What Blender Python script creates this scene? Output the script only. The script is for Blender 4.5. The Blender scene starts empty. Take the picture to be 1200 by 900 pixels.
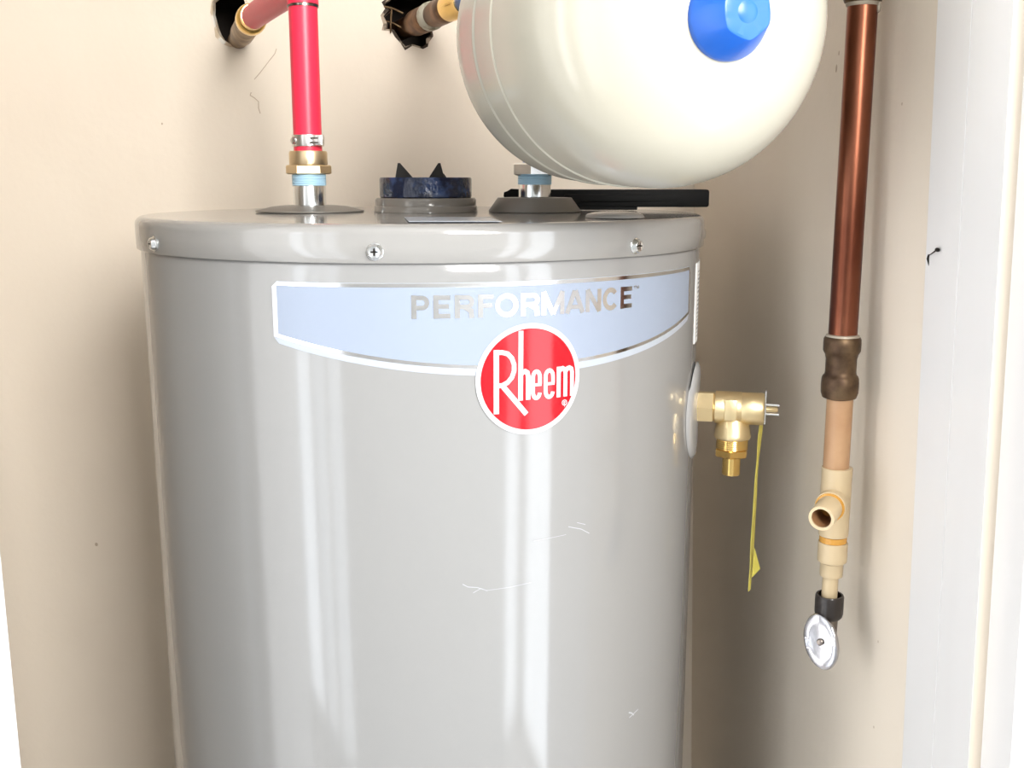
import bpy, bmesh, math, random
from mathutils import Vector, Matrix

random.seed(4)
S = bpy.context.scene
COL = S.collection
PI = math.pi
V = Vector

# ------------------------------------------------------------------ camera
cam_d = bpy.data.cameras.new('camera')
cam = bpy.data.objects.new('camera', cam_d)
COL.objects.link(cam)
cam.location = (0, 0, 0.030)
cam.rotation_euler = (PI / 2 - 0.1913, 0, 0)
cam_d.sensor_fit = 'HORIZONTAL'
cam_d.sensor_width = 36
cam_d.lens = 36 * 1235 / 1200
cam_d.clip_start = 0.02
S.camera = cam

# ------------------------------------------------------------------ view, world, daylight through the windows
S.view_settings.view_transform = 'Standard'
S.view_settings.look = 'None'
S.view_settings.gamma = 1
S.view_settings.use_curve_mapping = False
S.view_settings.exposure = 0.0
w = bpy.data.worlds.new('world')
S.world = w
w.use_nodes = True
w.node_tree.nodes['Background'].inputs[0].default_value = (0.85, 0.92, 1, 1)
w.node_tree.nodes['Background'].inputs[1].default_value = 0.6


def window_light(name, loc, rot, sx, sy, L, col):
    d = bpy.data.lights.new(name, 'AREA')
    d.shape = 'RECTANGLE'
    d.size, d.size_y = sx, sy
    d.energy = L * PI * sx * sy
    d.color = col
    o = bpy.data.objects.new(name, d)
    COL.objects.link(o)
    o.location = loc
    o.rotation_euler = rot
    return o


FLOOR, CEIL = -1.78, 1.0
HY, HXL, HXR, HF = -0.70, -2.2, 1.30, 0.585       # hall: far wall y, side walls x, closet front wall y
WZ0, WZ1 = -1.75, 0.80                          # the tall glazed openings
wzc, wzh = (WZ0 + WZ1) / 2, WZ1 - WZ0
WL = (-1.80, -0.90)
WA = (0.28, 0.90)                               # window over a sill in the far wall
WAZ = (0.14, 0.97)
WB = (-0.66, 0.33)
WC = (1.00, 1.29)
WD = (-0.32, 0.04)
COOL = (0.875, 0.935, 1.0)
WARM = (1.0, 0.975, 0.94)
window_light('daylight_left', (-1.61, HY - 0.09, wzc), (PI / 2, 0, 0), 0.36, wzh, 4.6, COOL)
window_light('daylight_hall_end', (HXL - 0.09, (WD[0] + WD[1]) / 2, wzc), (PI / 2, 0, -PI / 2), WD[1] - WD[0], wzh, 8.0, (1.0, 0.975, 0.965))
window_light('daylight_left_dim', (-1.16, HY - 0.09, wzc), (PI / 2, 0, 0), 0.52, wzh, 2.4, COOL)  # added second lamp for the inner half, dimmed to keep the right wall darker
window_light('daylight_middle', ((WA[0] + WA[1]) / 2, HY - 0.09, sum(WAZ) / 2), (PI / 2, 0, 0), WA[1] - WA[0], WAZ[1] - WAZ[0], 42.0, WARM)
window_light('daylight_corner', ((WC[0] + WC[1]) / 2, HY - 0.09, wzc), (PI / 2, 0, 0), WC[1] - WC[0], wzh, 4.6, COOL)
window_light('daylight_right', (HXR + 0.09, (WB[0] + WB[1]) / 2, wzc), (PI / 2, 0, PI / 2), WB[1] - WB[0], wzh, 5.2, COOL)

# ------------------------------------------------------------------ materials


def mat(name, col, rough=0.5, metal=0.0, coat=0.0, coat_r=0.08, ior=1.5, noise=None, bump=None, spec=0.5):
    m = bpy.data.materials.new(name)
    m.use_nodes = True
    nt = m.node_tree
    b = nt.nodes['Principled BSDF']
    b.inputs['Base Color'].default_value = (*col, 1)
    b.inputs['Roughness'].default_value = rough
    b.inputs['Metallic'].default_value = metal
    b.inputs['IOR'].default_value = ior
    b.inputs['Specular IOR Level'].default_value = spec
    b.inputs['Coat Weight'].default_value = coat
    b.inputs['Coat Roughness'].default_value = coat_r
    if noise or bump:
        tc = nt.nodes.new('ShaderNodeTexCoord')
    if noise:                                   # (second colour, scale, low, high, stretch)
        c2, sc, lo, hi, st = noise
        mp = nt.nodes.new('ShaderNodeMapping')
        mp.inputs['Scale'].default_value = st
        nz = nt.nodes.new('ShaderNodeTexNoise')
        nz.inputs['Scale'].default_value = sc
        nz.inputs['Detail'].default_value = 5
        cr = nt.nodes.new('ShaderNodeValToRGB')
        cr.color_ramp.elements[0].position = lo
        cr.color_ramp.elements[1].position = hi
        cr.color_ramp.elements[0].color = (*col, 1)
        cr.color_ramp.elements[1].color = (*c2, 1)
        nt.links.new(tc.outputs['Object'], mp.inputs['Vector'])
        nt.links.new(mp.outputs[0], nz.inputs['Vector'])
        nt.links.new(nz.outputs['Fac'], cr.inputs[0])
        nt.links.new(cr.outputs[0], b.inputs['Base Color'])
    if bump:                                    # (scale, strength, distance)
        nb = nt.nodes.new('ShaderNodeTexNoise')
        nb.inputs['Scale'].default_value = bump[0]
        nb.inputs['Detail'].default_value = 4
        bp = nt.nodes.new('ShaderNodeBump')
        bp.inputs['Strength'].default_value = bump[1]
        bp.inputs['Distance'].default_value = bump[2]
        nt.links.new(tc.outputs['Object'], nb.inputs['Vector'])
        nt.links.new(nb.outputs['Fac'], bp.inputs['Height'])
        nt.links.new(bp.outputs[0], b.inputs['Normal'])
    return m


ONE = (1, 1, 1)
M = dict(
    wall=mat('tan_paint', (0.85, 0.76, 0.645), 0.7, noise=((0.81, 0.715, 0.60), 5, 0.45, 0.75, (1, 1, 0.6)), bump=(60, 0.12, 0.004)),
    hall=mat('hall_paint', (0.5, 0.5, 0.49), 0.7),
    floor=mat('floor_concrete', (0.55, 0.52, 0.48), 0.5, noise=((0.48, 0.45, 0.42), 6, 0.4, 0.7, ONE)),
    ceil=mat('ceiling_paint', (0.75, 0.75, 0.74), 0.8),
    white=mat('white_gloss_paint', (0.87, 0.86, 0.855), 0.35, noise=((0.85, 0.84, 0.835), 30, 0.5, 0.8, (1, 1, 0.1))),
    cream_edge=mat('cream_edge_paint', (0.74, 0.65, 0.54), 0.4),
    gypsum=mat('raw_gypsum', (0.62, 0.50, 0.36), 0.9, noise=((0.85, 0.80, 0.72), 90, 0.45, 0.6, ONE)),
    burnt=mat('charred_gypsum', (0.05, 0.035, 0.025), 0.9, noise=((0.45, 0.36, 0.27), 90, 0.5, 0.62, ONE)),
    cavity=mat('dark_cavity', (0.03, 0.022, 0.017), 0.9),
    crack=mat('crack_line', (0.55, 0.44, 0.33), 0.9),
    tank=mat('grey_enamel', (0.25, 0.247, 0.242), 0.10, ior=1.68, bump=(7, 0.03, 0.01)),
    lid=mat('grey_enamel_lid', (0.27, 0.262, 0.25), 0.10, ior=1.68, bump=(9, 0.04, 0.01)),
    flue=mat('grey_brown_enamel', (0.19, 0.175, 0.155), 0.15),
    painted_glint=mat('pale_film_glint', (0.40, 0.41, 0.43), 0.25),  # pale grey that paints the highlights on film wrinkles
    collar=mat('taupe_plastic', (0.16, 0.145, 0.125), 0.42),
    navy=mat('navy_plastic_film', (0.008, 0.014, 0.04), 0.16, noise=((0.03, 0.055, 0.14), 60, 0.5, 0.62, ONE), bump=(110, 0.5, 0.004)),
    tooth=mat('dark_brown_plastic', (0.014, 0.011, 0.009), 0.5, spec=0.25),
    black=mat('black_plastic', (0.008, 0.008, 0.008), 0.6, spec=0.1, bump=(160, 0.2, 0.002)),
    silver=mat('silver_foil', (0.74, 0.725, 0.72), 0.13, 1.0),
    panel=mat('pale_blue_print', (0.262, 0.30, 0.375), 0.3, spec=0.25),
    pale=mat('pale_grey_print', (0.37, 0.40, 0.45), 0.25, spec=0.3),
    paper=mat('white_paper', (0.85, 0.85, 0.84), 0.5),
    ink=mat('grey_print_ink', (0.32, 0.32, 0.32), 0.5),
    red_print=mat('red_print', (0.36, 0.002, 0.008), 0.1, spec=0.4),
    white_print=mat('white_print', (0.52, 0.515, 0.53), 0.2),
    clear=mat('milky_plastic', (0.34, 0.34, 0.34), 0.22),
    pex=mat('red_tube', (0.86, 0.028, 0.075), 0.38),
    bluepex=mat('blue_tube', (0.03, 0.13, 0.42), 0.35),
    brass=mat('satin_brass', (0.88, 0.71, 0.42), 0.38, 1.0, bump=(400, 0.15, 0.001)),
    brass2=mat('pale_brass', (0.78, 0.62, 0.40), 0.36, 1.0, bump=(300, 0.15, 0.001)),
    gold=mat('bright_brass', (0.86, 0.58, 0.20), 0.2, 1.0),
    oldbrass=mat('aged_brass', (0.33, 0.23, 0.13), 0.42, 0.9, noise=((0.16, 0.10, 0.06), 60, 0.4, 0.65, ONE)),
    darkcopper=mat('dark_tarnished_copper', (0.24, 0.125, 0.06), 0.4, 0.9, noise=((0.10, 0.05, 0.028), 60, 0.4, 0.65, ONE)),
    copper=mat('aged_copper', (0.29, 0.108, 0.062), 0.33, 1.0, noise=((0.13, 0.042, 0.024), 18, 0.4, 0.62, (1, 1, 0.35))),
    bronze=mat('dark_bronze', (0.16, 0.105, 0.06), 0.45, 0.85, noise=((0.075, 0.045, 0.028), 70, 0.4, 0.65, ONE)),
    solder=mat('grey_solder', (0.40, 0.35, 0.28), 0.5, 0.3),
    verdigris=mat('pale_solder_smear', (0.55, 0.54, 0.45), 0.6, noise=((0.30, 0.28, 0.2), 120, 0.5, 0.65, ONE)),
    zinc=mat('zinc_steel', (0.82, 0.84, 0.85), 0.2, 1.0),
    steel=mat('stainless_band', (0.78, 0.76, 0.74), 0.25, 1.0),
    chrome=mat('chrome', (0.48, 0.47, 0.49), 0.2, 1.0, bump=(70, 0.12, 0.003)),
    darkchrome=mat('dark_nickel', (0.22, 0.19, 0.17), 0.25, 1.0),
    tape=mat('pale_blue_tape', (0.38, 0.60, 0.76), 0.4),
    cream=mat('cream_enamel', (0.40, 0.378, 0.312), 0.2, bump=(10, 0.03, 0.01)),
    cream_line=mat('cream_weld_bead', (0.48, 0.455, 0.375), 0.22),
    bluecap=mat('blue_plastic', (0.004, 0.095, 0.46), 0.33),
    ivory=mat('ivory_plastic', (0.54, 0.425, 0.265), 0.38),
    tan_pipe=mat('tan_stained_pipe', (0.40, 0.225, 0.115), 0.42, noise=((0.46, 0.28, 0.15), 40, 0.4, 0.7, ONE)),
    primer=mat('amber_cement', (0.58, 0.29, 0.05), 0.25),
    bore=mat('amber_bore', (0.28, 0.14, 0.06), 0.6),
    yellow=mat('yellow_tag', (0.80, 0.70, 0.13), 0.45),
    rubber=mat('black_nut', (0.018, 0.013, 0.011), 0.28),
)

# ------------------------------------------------------------------ mesh helpers (world coordinates in, one object out)
ROOT = {}


def link(name, bm, m, parent=None, smooth=True, angle=40):
    off = ROOT.get(parent.name, V((0, 0, 0))) if parent else V((0, 0, 0))
    if off.length:
        bmesh.ops.translate(bm, verts=bm.verts, vec=-off)
    bmesh.ops.recalc_face_normals(bm, faces=bm.faces)
    me = bpy.data.meshes.new(name)
    bm.to_mesh(me)
    bm.free()
    if isinstance(m, (list, tuple)):
        for x in m:
            me.materials.append(x)
    else:
        me.materials.append(m)
    if smooth:
        me.shade_smooth()
        me.set_sharp_from_angle(angle=math.radians(angle))
    o = bpy.data.objects.new(name, me)
    COL.objects.link(o)
    if parent:
        o.parent = parent
        ROOT[o.name] = off
    return o


def thing(name, label, cat, loc, group=None):
    o = bpy.data.objects.new(name, None)
    o.empty_display_size = 0.05
    COL.objects.link(o)
    o.location = loc
    o['label'] = label
    o['category'] = cat
    if group:
        o['group'] = group
    ROOT[o.name] = V(loc)
    return o


def struct(o):
    o['kind'] = 'structure'
    return o


def frame_of(a):
    a = V(a).normalized()
    h = V((0, 0, 1)) if abs(a.z) < 0.95 else V((1, 0, 0))
    s = a.cross(h).normalized()
    return a, s, s.cross(a).normalized()


def lathe(bm, prof, o, a=(0, 0, 1), n=48, fr=None, cap=True, arc=None):
    """profile of (radius, height along a)"""
    a, s, u = fr or frame_of(a)
    o = V(o)
    rings = []
    for r, h in prof:
        if r < 1e-6:
            rings.append([bm.verts.new(o + a * h)])
        else:
            rings.append([bm.verts.new(o + a * h + (s * math.cos(2 * PI * k / n) + u * math.sin(2 * PI * k / n)) * r) for k in range(n)])
    for A, B in zip(rings, rings[1:]):
        for k in range(n):
            q = (k + 1) % n
            if len(A) == 1 and len(B) == 1:
                continue
            if len(A) == 1:
                bm.faces.new((A[0], B[k], B[q]))
            elif len(B) == 1:
                bm.faces.new((A[k], B[0], A[q]))
            else:
                bm.faces.new((A[k], B[k], B[q], A[q]))
    if cap:
        for R in (rings[0], rings[-1]):
            if len(R) > 2:
                bm.faces.new(R)
    return bm


def L(prof, o, a=(0, 0, 1), n=48, cap=True, fr=None):
    return lathe(bmesh.new(), prof, o, a, n, fr, cap)


def tube(bm, pts, r, n=20, cap=True):
    pts = [V(p) for p in pts]
    rs = r if isinstance(r, (list, tuple)) else [r] * len(pts)
    rings = []
    a0, s, u = frame_of(pts[1] - pts[0])
    for i, p in enumerate(pts):
        t = (pts[min(i + 1, len(pts) - 1)] - pts[max(i - 1, 0)]).normalized()
        s = (s - t * s.dot(t)).normalized()
        u = t.cross(s)
        rings.append([bm.verts.new(p + (s * math.cos(2 * PI * k / n) + u * math.sin(2 * PI * k / n)) * rs[i]) for k in range(n)])
    for A, B in zip(rings, rings[1:]):
        for k in range(n):
            q = (k + 1) % n
            bm.faces.new((A[k], B[k], B[q], A[q]))
    if cap:
        bm.faces.new(rings[0])
        bm.faces.new(rings[-1])
    return bm


def bend_path(p0, c, p1, n=8):
    p0, c, p1 = V(p0), V(c), V(p1)
    return [p0 * (1 - t) ** 2 + c * 2 * t * (1 - t) + p1 * t * t for t in [k / n for k in range(n + 1)]]


def box(bm, lo, hi, bev=0.0):
    lo, hi = V(lo), V(hi)
    r = bmesh.ops.create_cube(bm, size=1.0)
    for v in r['verts']:
        v.co = V((lo[i] + (v.co[i] + 0.5) * (hi[i] - lo[i]) for i in range(3)))
    if bev:
        es = list({e for v in r['verts'] for e in v.link_edges})
        bmesh.ops.bevel(bm, geom=es, offset=bev, segments=2, affect='EDGES', profile=0.5)
    return bm


def B(*a, **k):
    return box(bmesh.new(), *a, **k)


def hexlathe(prof, o, a=(0, 0, 1), spin=0.0):
    a, s, u = frame_of(a)
    c, d = math.cos(spin), math.sin(spin)
    return lathe(bmesh.new(), prof, o, n=6, fr=(a, s * c + u * d, u * c - s * d))


# ------------------------------------------------------------------ the setting
XL, XR, YB = -0.75, 0.30, 1.36
YF = 0.70
link_s = lambda name, bm, m: struct(link(name, bm, m, smooth=False))
link_s('floor', B((-2.6, -1.2, FLOOR - 0.1), (1.5, 1.5, FLOOR)), M['floor'])
link_s('ceiling', B((-2.6, -1.2, CEIL), (1.5, 1.5, CEIL + 0.1)), M['ceil'])
link_s('wall_left', B((XL - 0.1, YF, FLOOR), (XL, YB + 0.15, CEIL)), M['wall'])
bm = B((0, 0.718, FLOOR), (0.1, YB + 0.15, CEIL))
for v in bm.verts:                              # the side wall leans with its jamb and runs slightly out of square
    v.co.x += 0.2825 + (0.145 - v.co.z) * 0.0275 - (v.co.y - 0.72) * 0.085
link_s('wall_right', bm, M['wall'])

# back wall with the two pipe holes cut through the board
HOLE_L = [(-0.3677, 0.2455), (-0.3688, 0.2309), (-0.3662, 0.2168), (-0.3630, 0.2068), (-0.3566, 0.1986), (-0.3484, 0.1945), (-0.3400, 0.1936), (-0.3327, 0.1958), (-0.3291, 0.2021), (-0.3264, 0.2162), (-0.3252, 0.2371), (-0.3295, 0.2518), (-0.3400, 0.2575), (-0.3557, 0.2549)]
HOLE_C = [(-0.1519, 0.2469), (-0.1580, 0.2429), (-0.1522, 0.2350), (-0.1590, 0.2282), (-0.1546, 0.2188), (-0.1569, 0.2126), (-0.1465, 0.2115), (-0.1423, 0.2052), (-0.1373, 0.1974), (-0.1318, 0.1913), (-0.1234, 0.1940), (-0.1109, 0.1907), (-0.1057, 0.1940), (-0.1057, 0.2005), (-0.0989, 0.2058), (-0.1015, 0.2120), (-0.0921, 0.2219), (-0.0978, 0.2350), (-0.0926, 0.2476), (-0.1036, 0.2591), (-0.1172, 0.2560), (-0.1297, 0.2622), (-0.1433, 0.2560)]
bm = bmesh.new()
outer = [bm.verts.new((x, YB, z)) for x, z in ((XL, FLOOR), (XR, FLOOR), (XR, CEIL), (XL, CEIL))]
loops = [outer, [bm.verts.new((x, YB, z)) for x, z in HOLE_L], [bm.verts.new((x, YB, z)) for x, z in HOLE_C]]
es = []
for lp in loops:
    for k in range(len(lp)):
        es.append(bm.edges.new((lp[k], lp[(k + 1) % len(lp)])))
bmesh.ops.triangle_fill(bm, use_beauty=True, use_dissolve=False, edges=es, normal=(0, -1, 0))
for f in [f for f in bm.faces if f.normal.y > 0]:
    f.normal_flip()
wall_back = bpy.data.objects.new('wall_back', bpy.data.meshes.new('wall_back'))
bm.to_mesh(wall_back.data)
bm.free()
wall_back.data.materials.append(M['wall'])
COL.objects.link(wall_back)
struct(wall_back)


def hole_edge(pts, m, grow, depth):
    """broken board edge: a ragged ring proud of the paint and the cut through the board"""
    bm = bmesh.new()
    cx = sum(p[0] for p in pts) / len(pts)
    cz = sum(p[1] for p in pts) / len(pts)
    n = len(pts)
    A, Bv, C = [], [], []
    for x, z in pts:
        d = V((x - cx, 0, z - cz)).normalized()
        g = grow * random.uniform(0.2, 1.0)
        A.append(bm.verts.new((x + d.x * g, YB - 0.0003, z + d.z * g)))
        Bv.append(bm.verts.new((x - d.x * 0.0008, YB - 0.0012, z - d.z * 0.0008)))
        C.append(bm.verts.new((x - d.x * random.uniform(0, 0.002), YB + depth, z)))
    for k in range(n):
        q = (k + 1) % n
        bm.faces.new((A[k], A[q], Bv[q], Bv[k]))
        bm.faces.new((Bv[k], Bv[q], C[q], C[k]))
    return bm


link('hole_edge', hole_edge(HOLE_L, M['gypsum'], 0.005, 0.013), M['gypsum'], wall_back, smooth=False)
link('hole_edge', hole_edge(HOLE_C, M['burnt'], 0.0045, 0.013), M['burnt'], wall_back, smooth=False)
CRACK = [(-0.2916, 0.1895), (-0.2938, 0.1838), (-0.3018, 0.1743), (-0.3130, 0.1611), (-0.3208, 0.1528)]
CRACK2 = [(-0.3254, 0.1372), (-0.3269, 0.1336), (-0.3217, 0.1306), (-0.3167, 0.1261), (-0.3170, 0.1179), (-0.3152, 0.1116)]
for pts, r in ((CRACK, 0.0006), (CRACK2, 0.0007)):
    link('crack', tube(bmesh.new(), [(x, YB, z) for x, z in pts], r, 5), M['crack'], wall_back)
# the stud bay behind the board
bm = bmesh.new()
box(bm, (XL - 0.05, YB + 0.013, FLOOR), (XR + 0.05, YB + 0.15, CEIL))
for f in [f for f in bm.faces if f.normal.y < -0.9]:
    bm.faces.remove(f)
link_s('wall_cavity', bm, M['cavity'])

# jambs of the closet opening: the right one leans out of plumb, the left one is plumb
jx = lambda z: 0.277 + (0.145 - z) * 0.0275


def lean_board(x0, x1, y0, y1, bev=0.0015):
    """a board between x = jx + x0 and jx + x1"""
    bm = B((x0, y0, FLOOR), (x1, y1, CEIL), bev=bev)
    for v in bm.verts:
        v.co.x += jx(v.co.z)
    return bm


trim_r = link_s('trim_1', lean_board(0.0085, 0.06, HF - 0.012, 0.722, 0.003), M['white'])
st = link('door_stop', lean_board(0.0006, 0.012, 0.6135, 0.668, 0.0003), [M['white'], M['cream_edge']], trim_r, smooth=False)
for p in st.data.polygons:
    if p.normal.y < -0.7:
        p.material_index = 1
link('inner_strip', lean_board(0.0003, 0.012, 0.6682, 0.7215, 0.0003), M['white'], trim_r, smooth=False)
trim_l = link_s('trim_2', B((-0.41, HF - 0.012, FLOOR), (-0.362, 0.705, CEIL), bev=0.003), M['white'])
link('door_stop', B((-0.37, 0.61, FLOOR), (-0.3565, 0.70, CEIL), bev=0.002), M['white'], trim_l, smooth=False)

# the hall in front of the closet
JL = -0.40
bm = bmesh.new()
box(bm, (HXL - 0.1, HF, FLOOR), (JL, HF + 0.15, CEIL))
box(bm, (XR + 0.03, HF, FLOOR), (HXR + 0.1, HF + 0.10, CEIL))
box(bm, (JL, HF, 0.72), (XR + 0.03, HF + 0.15, CEIL))
link_s('wall_front', bm, M['hall'])


def wall_with_gaps(name, fixed, lo, hi, gaps, along_x, t0, t1):
    bm = bmesh.new()

    def bx(a, b, z0, z1):
        if b - a > 1e-4 and z1 - z0 > 1e-4:
            box(bm, (a, t0, z0) if along_x else (t0, a, z0), (b, t1, z1) if along_x else (t1, b, z1))
    cur = lo
    for g0, g1 in gaps:
        bx(cur, g0, FLOOR, CEIL)
        bx(g0, g1, FLOOR, WAZ[0] if (g0, g1) == WA else WZ0)
        bx(g0, g1, WAZ[1] if (g0, g1) == WA else WZ1, CEIL)
        cur = g1
    bx(cur, hi, FLOOR, CEIL)
    return link_s(name, bm, M['hall'])


wall_with_gaps('wall_far', HY, HXL - 0.1, HXR + 0.1, [WL, WA, WC], True, HY - 0.1, HY)
wall_with_gaps('wall_hall_right', HXR, HY, HF, [WB], False, HXR, HXR + 0.1)
wall_with_gaps('wall_hall_left', HXL, HY, HF, [WD], False, HXL - 0.1, HXL)


def glazed(name, x0, x1, along_x, plane, bars, WZ0=WZ0, WZ1=WZ1, fw=0.03):
    bm = bmesh.new()

    def bx(a, b, z0, z1):
        lo = (a, plane - 0.02, z0) if along_x else (plane - 0.02, a, z0)
        hi = (b, plane + 0.02, z1) if along_x else (plane + 0.02, b, z1)
        box(bm, lo, hi)
    for a in (x0, x1 - fw):
        bx(a, a + fw, WZ0, WZ1)
    bx(x0, x1, WZ0, WZ0 + 0.05)
    bx(x0, x1, WZ1 - 0.05, WZ1)
    for a in bars:
        bx(a - 0.022, a + 0.022, WZ0, WZ1)
    return link_s(name, bm, M['white'])


glazed('window_1', WL[0], WL[1], True, HY - 0.03, (-1.16, -1.42))
glazed('window_2', WA[0], WA[1], True, HY - 0.03, (), *WAZ)
glazed('window_3', WB[0], WB[1], False, HXR + 0.03, ())
glazed('window_5', WD[0], WD[1], False, HXL - 0.03, ())
glazed('window_4', WC[0], WC[1], True, HY - 0.03, ())

# ------------------------------------------------------------------ the water heater
CX, CY, R = -0.081, 1.0, 0.254
heater = thing('water_heater', 'tall grey enamelled cylindrical water heater with pale blue label and round red badge', 'water heater', (CX, CY, FLOOR))


def bend(s, z, off):
    """a point of the heater's skin: s along the girth from the front, z height, both in mm"""
    az = s / 1000 / R
    return V((CX + (R + off) * math.sin(az), CY - (R + off) * math.cos(az), z / 1000))


link('body', L([(R - 0.004, FLOOR), (R, FLOOR + 0.006), (R, -0.0400), (R, -0.0310), (R - 0.0005, -0.0295), (R - 0.003, -0.020), (0, -0.020)],
               (CX, CY, 0), n=192), M['tank'], heater)
lid_prof = [(0.2535, -0.0265), (0.2566, -0.0278), (0.2573, -0.0272), (0.2577, -0.0150), (0.2577, -0.0088), (0.2577, -0.0078), (0.2577, -0.0075)]
for k in range(1, 8):
    a = PI / 2 * k / 7
    lid_prof.append((0.2507 + 0.007 * math.cos(a), -0.0075 + 0.007 * math.sin(a)))
for r in (0.245, 0.22, 0.18, 0.12, 0.06, 0.0):
    lid_prof.append((r, -0.0005 + 0.0012 * (1 - (r / 0.2507) ** 2)))
lid = link('lid', L(lid_prof, (CX, CY, 0), n=192), M['lid'], heater, angle=60)

# hex washer screws round the lid skirt
bm = bmesh.new()
az0 = -14.9 / 256
screw_me = None
for k in range(8):
    az = az0 + k * (206.6 / 256 if k < 4 else 0) + (-(k - 3) * 214.8 / 256 if k >= 4 else 0)
    a = V((math.sin(az), -math.cos(az), 0))
    o = V((CX, CY, -0.0195)) + a * 0.2577
    b = L([(0.0062, -0.0005), (0.0062, 0.0008), (0.0052, 0.0016), (0.0047, 0.0038), (0.0040, 0.0044), (0.0016, 0.0038), (0, 0.0036)], o, a, n=12)
    u_, s_ = V((0, 0, 1)), V((-a.y, a.x, 0))
    for p, q in ((u_, s_), (s_, u_)):
        c_ = o + a * 0.00465
        fs = [b.verts.new(c_ + p * i * 0.0024 + q * j * 0.0005) for i, j in ((-1, -1), (1, -1), (1, 1), (-1, 1))]
        b.faces.new(fs).material_index = 1
    link('screw', b, [M['zinc'], M['tooth']], lid)


def sheet(name, s0, s1, top, bot, off, m, parent, ns=90, nz=6, lo=-0.0001):
    bm = bmesh.new()
    g = []
    for i in range(ns + 1):
        s = s0 + (s1 - s0) * i / ns
        zt, zb = top(s), bot(s)
        g.append([bm.verts.new(bend(s, zb + (zt - zb) * j / nz, off)) for j in range(nz + 1)])
    for i in range(ns):
        for j in range(nz):
            bm.faces.new((g[i][j], g[i + 1][j], g[i + 1][j + 1], g[i][j + 1]))
    rim = [g[i][0] for i in range(ns + 1)] + [g[ns][j] for j in range(1, nz + 1)] + [g[i][nz] for i in range(ns - 1, -1, -1)] + [g[0][j] for j in range(nz - 1, 0, -1)]
    dn = []
    for v in rim:
        d = V((v.co.x - CX, v.co.y - CY, 0)).normalized()
        dn.append(bm.verts.new(v.co - d * (off - lo)))
    for k in range(len(rim)):
        q = (k + 1) % len(rim)
        bm.faces.new((rim[k], dn[k], dn[q], rim[q]))
    return link(name, bm, m, parent, angle=30)


SC = 98.5
par = lambda zc, ze, hw: (lambda s: zc + (ze - zc) * ((s - SC) / hw) ** 2)


def corner_cut(f, s0, s1, r, up):
    def g(s):
        e = min(s - s0, s1 - s)
        if e >= r:
            return f(s)
        return f(s) + up * (r - math.sqrt(max(0, r * r - (r - max(e, 0)) ** 2)))
    return g


cst = lambda z: (lambda s: z)
label = sheet('label', -95.4, 292.4, corner_cut(cst(-41.8), -95.4, 292.4, 4, -1), corner_cut(par(-110.6, -86.4, 194), -95.4, 292.4, 4, 1), 0.0003, M['pale'], heater)
sheet('foil_frame', -95.0, 292.0, corner_cut(cst(-42.1), -95, 292, 3.5, -1), par(-105.4, -82.2, 193.5), 0.0005, M['silver'], label, lo=0.0002)
sheet('blue_panel', -91.2, 288.4, cst(-44.9), par(-102.9, -80.0, 190), 0.0007, M['panel'], label, lo=0.0004)


# lettering: strokes laid on the skin
NST = 0
def resample(pts, step):
    out = [V(pts[0])]
    for a, b in zip(pts, pts[1:]):
        a, b = V(a), V(b)
        if (b - a).length < 1e-3:
            continue
        n = max(1, int((b - a).length / step))
        for k in range(1, n + 1):
            out.append(a.lerp(b, k / n))
    return out


def stroke(bm, pts, wid, off, closed=False, butt=None):
    global NST
    NST = (NST + 1) % 12
    off += NST * 8e-6
    P = resample([(p[0], p[1]) for p in pts], 3.0)
    if closed:
        P = P[:-1]
    n = len(P)
    Lf, Rt = [], []
    for i in range(n):
        d0 = (P[i] - P[i - 1]) if (i > 0 or closed) else (P[1] - P[0])
        d1 = (P[(i + 1) % n] - P[i]) if (i < n - 1 or closed) else (P[-1] - P[-2])
        d0, d1 = d0.normalized(), d1.normalized()
        t = d0 + d1
        t = t.normalized() if t.length > 1e-4 else d1
        nn = V((-t.y, t.x))
        sc = 1 / max(0.5, nn.dot(V((-d1.y, d1.x))))
        Lf.append(bm.verts.new(bend(*(P[i] + nn * wid / 2 * sc), off)))
        Rt.append(bm.verts.new(bend(*(P[i] - nn * wid / 2 * sc), off)))
    for i in range(n if closed else n - 1):
        q = (i + 1) % n
        bm.faces.new((Lf[i], Lf[q], Rt[q], Rt[i]))


def arc(cx, cz, rx, rz, a0, a1, n=18):
    return [(cx + rx * math.cos(math.radians(a0 + (a1 - a0) * k / n)), cz + rz * math.sin(math.radians(a0 + (a1 - a0) * k / n))) for k in range(n + 1)]


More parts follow.
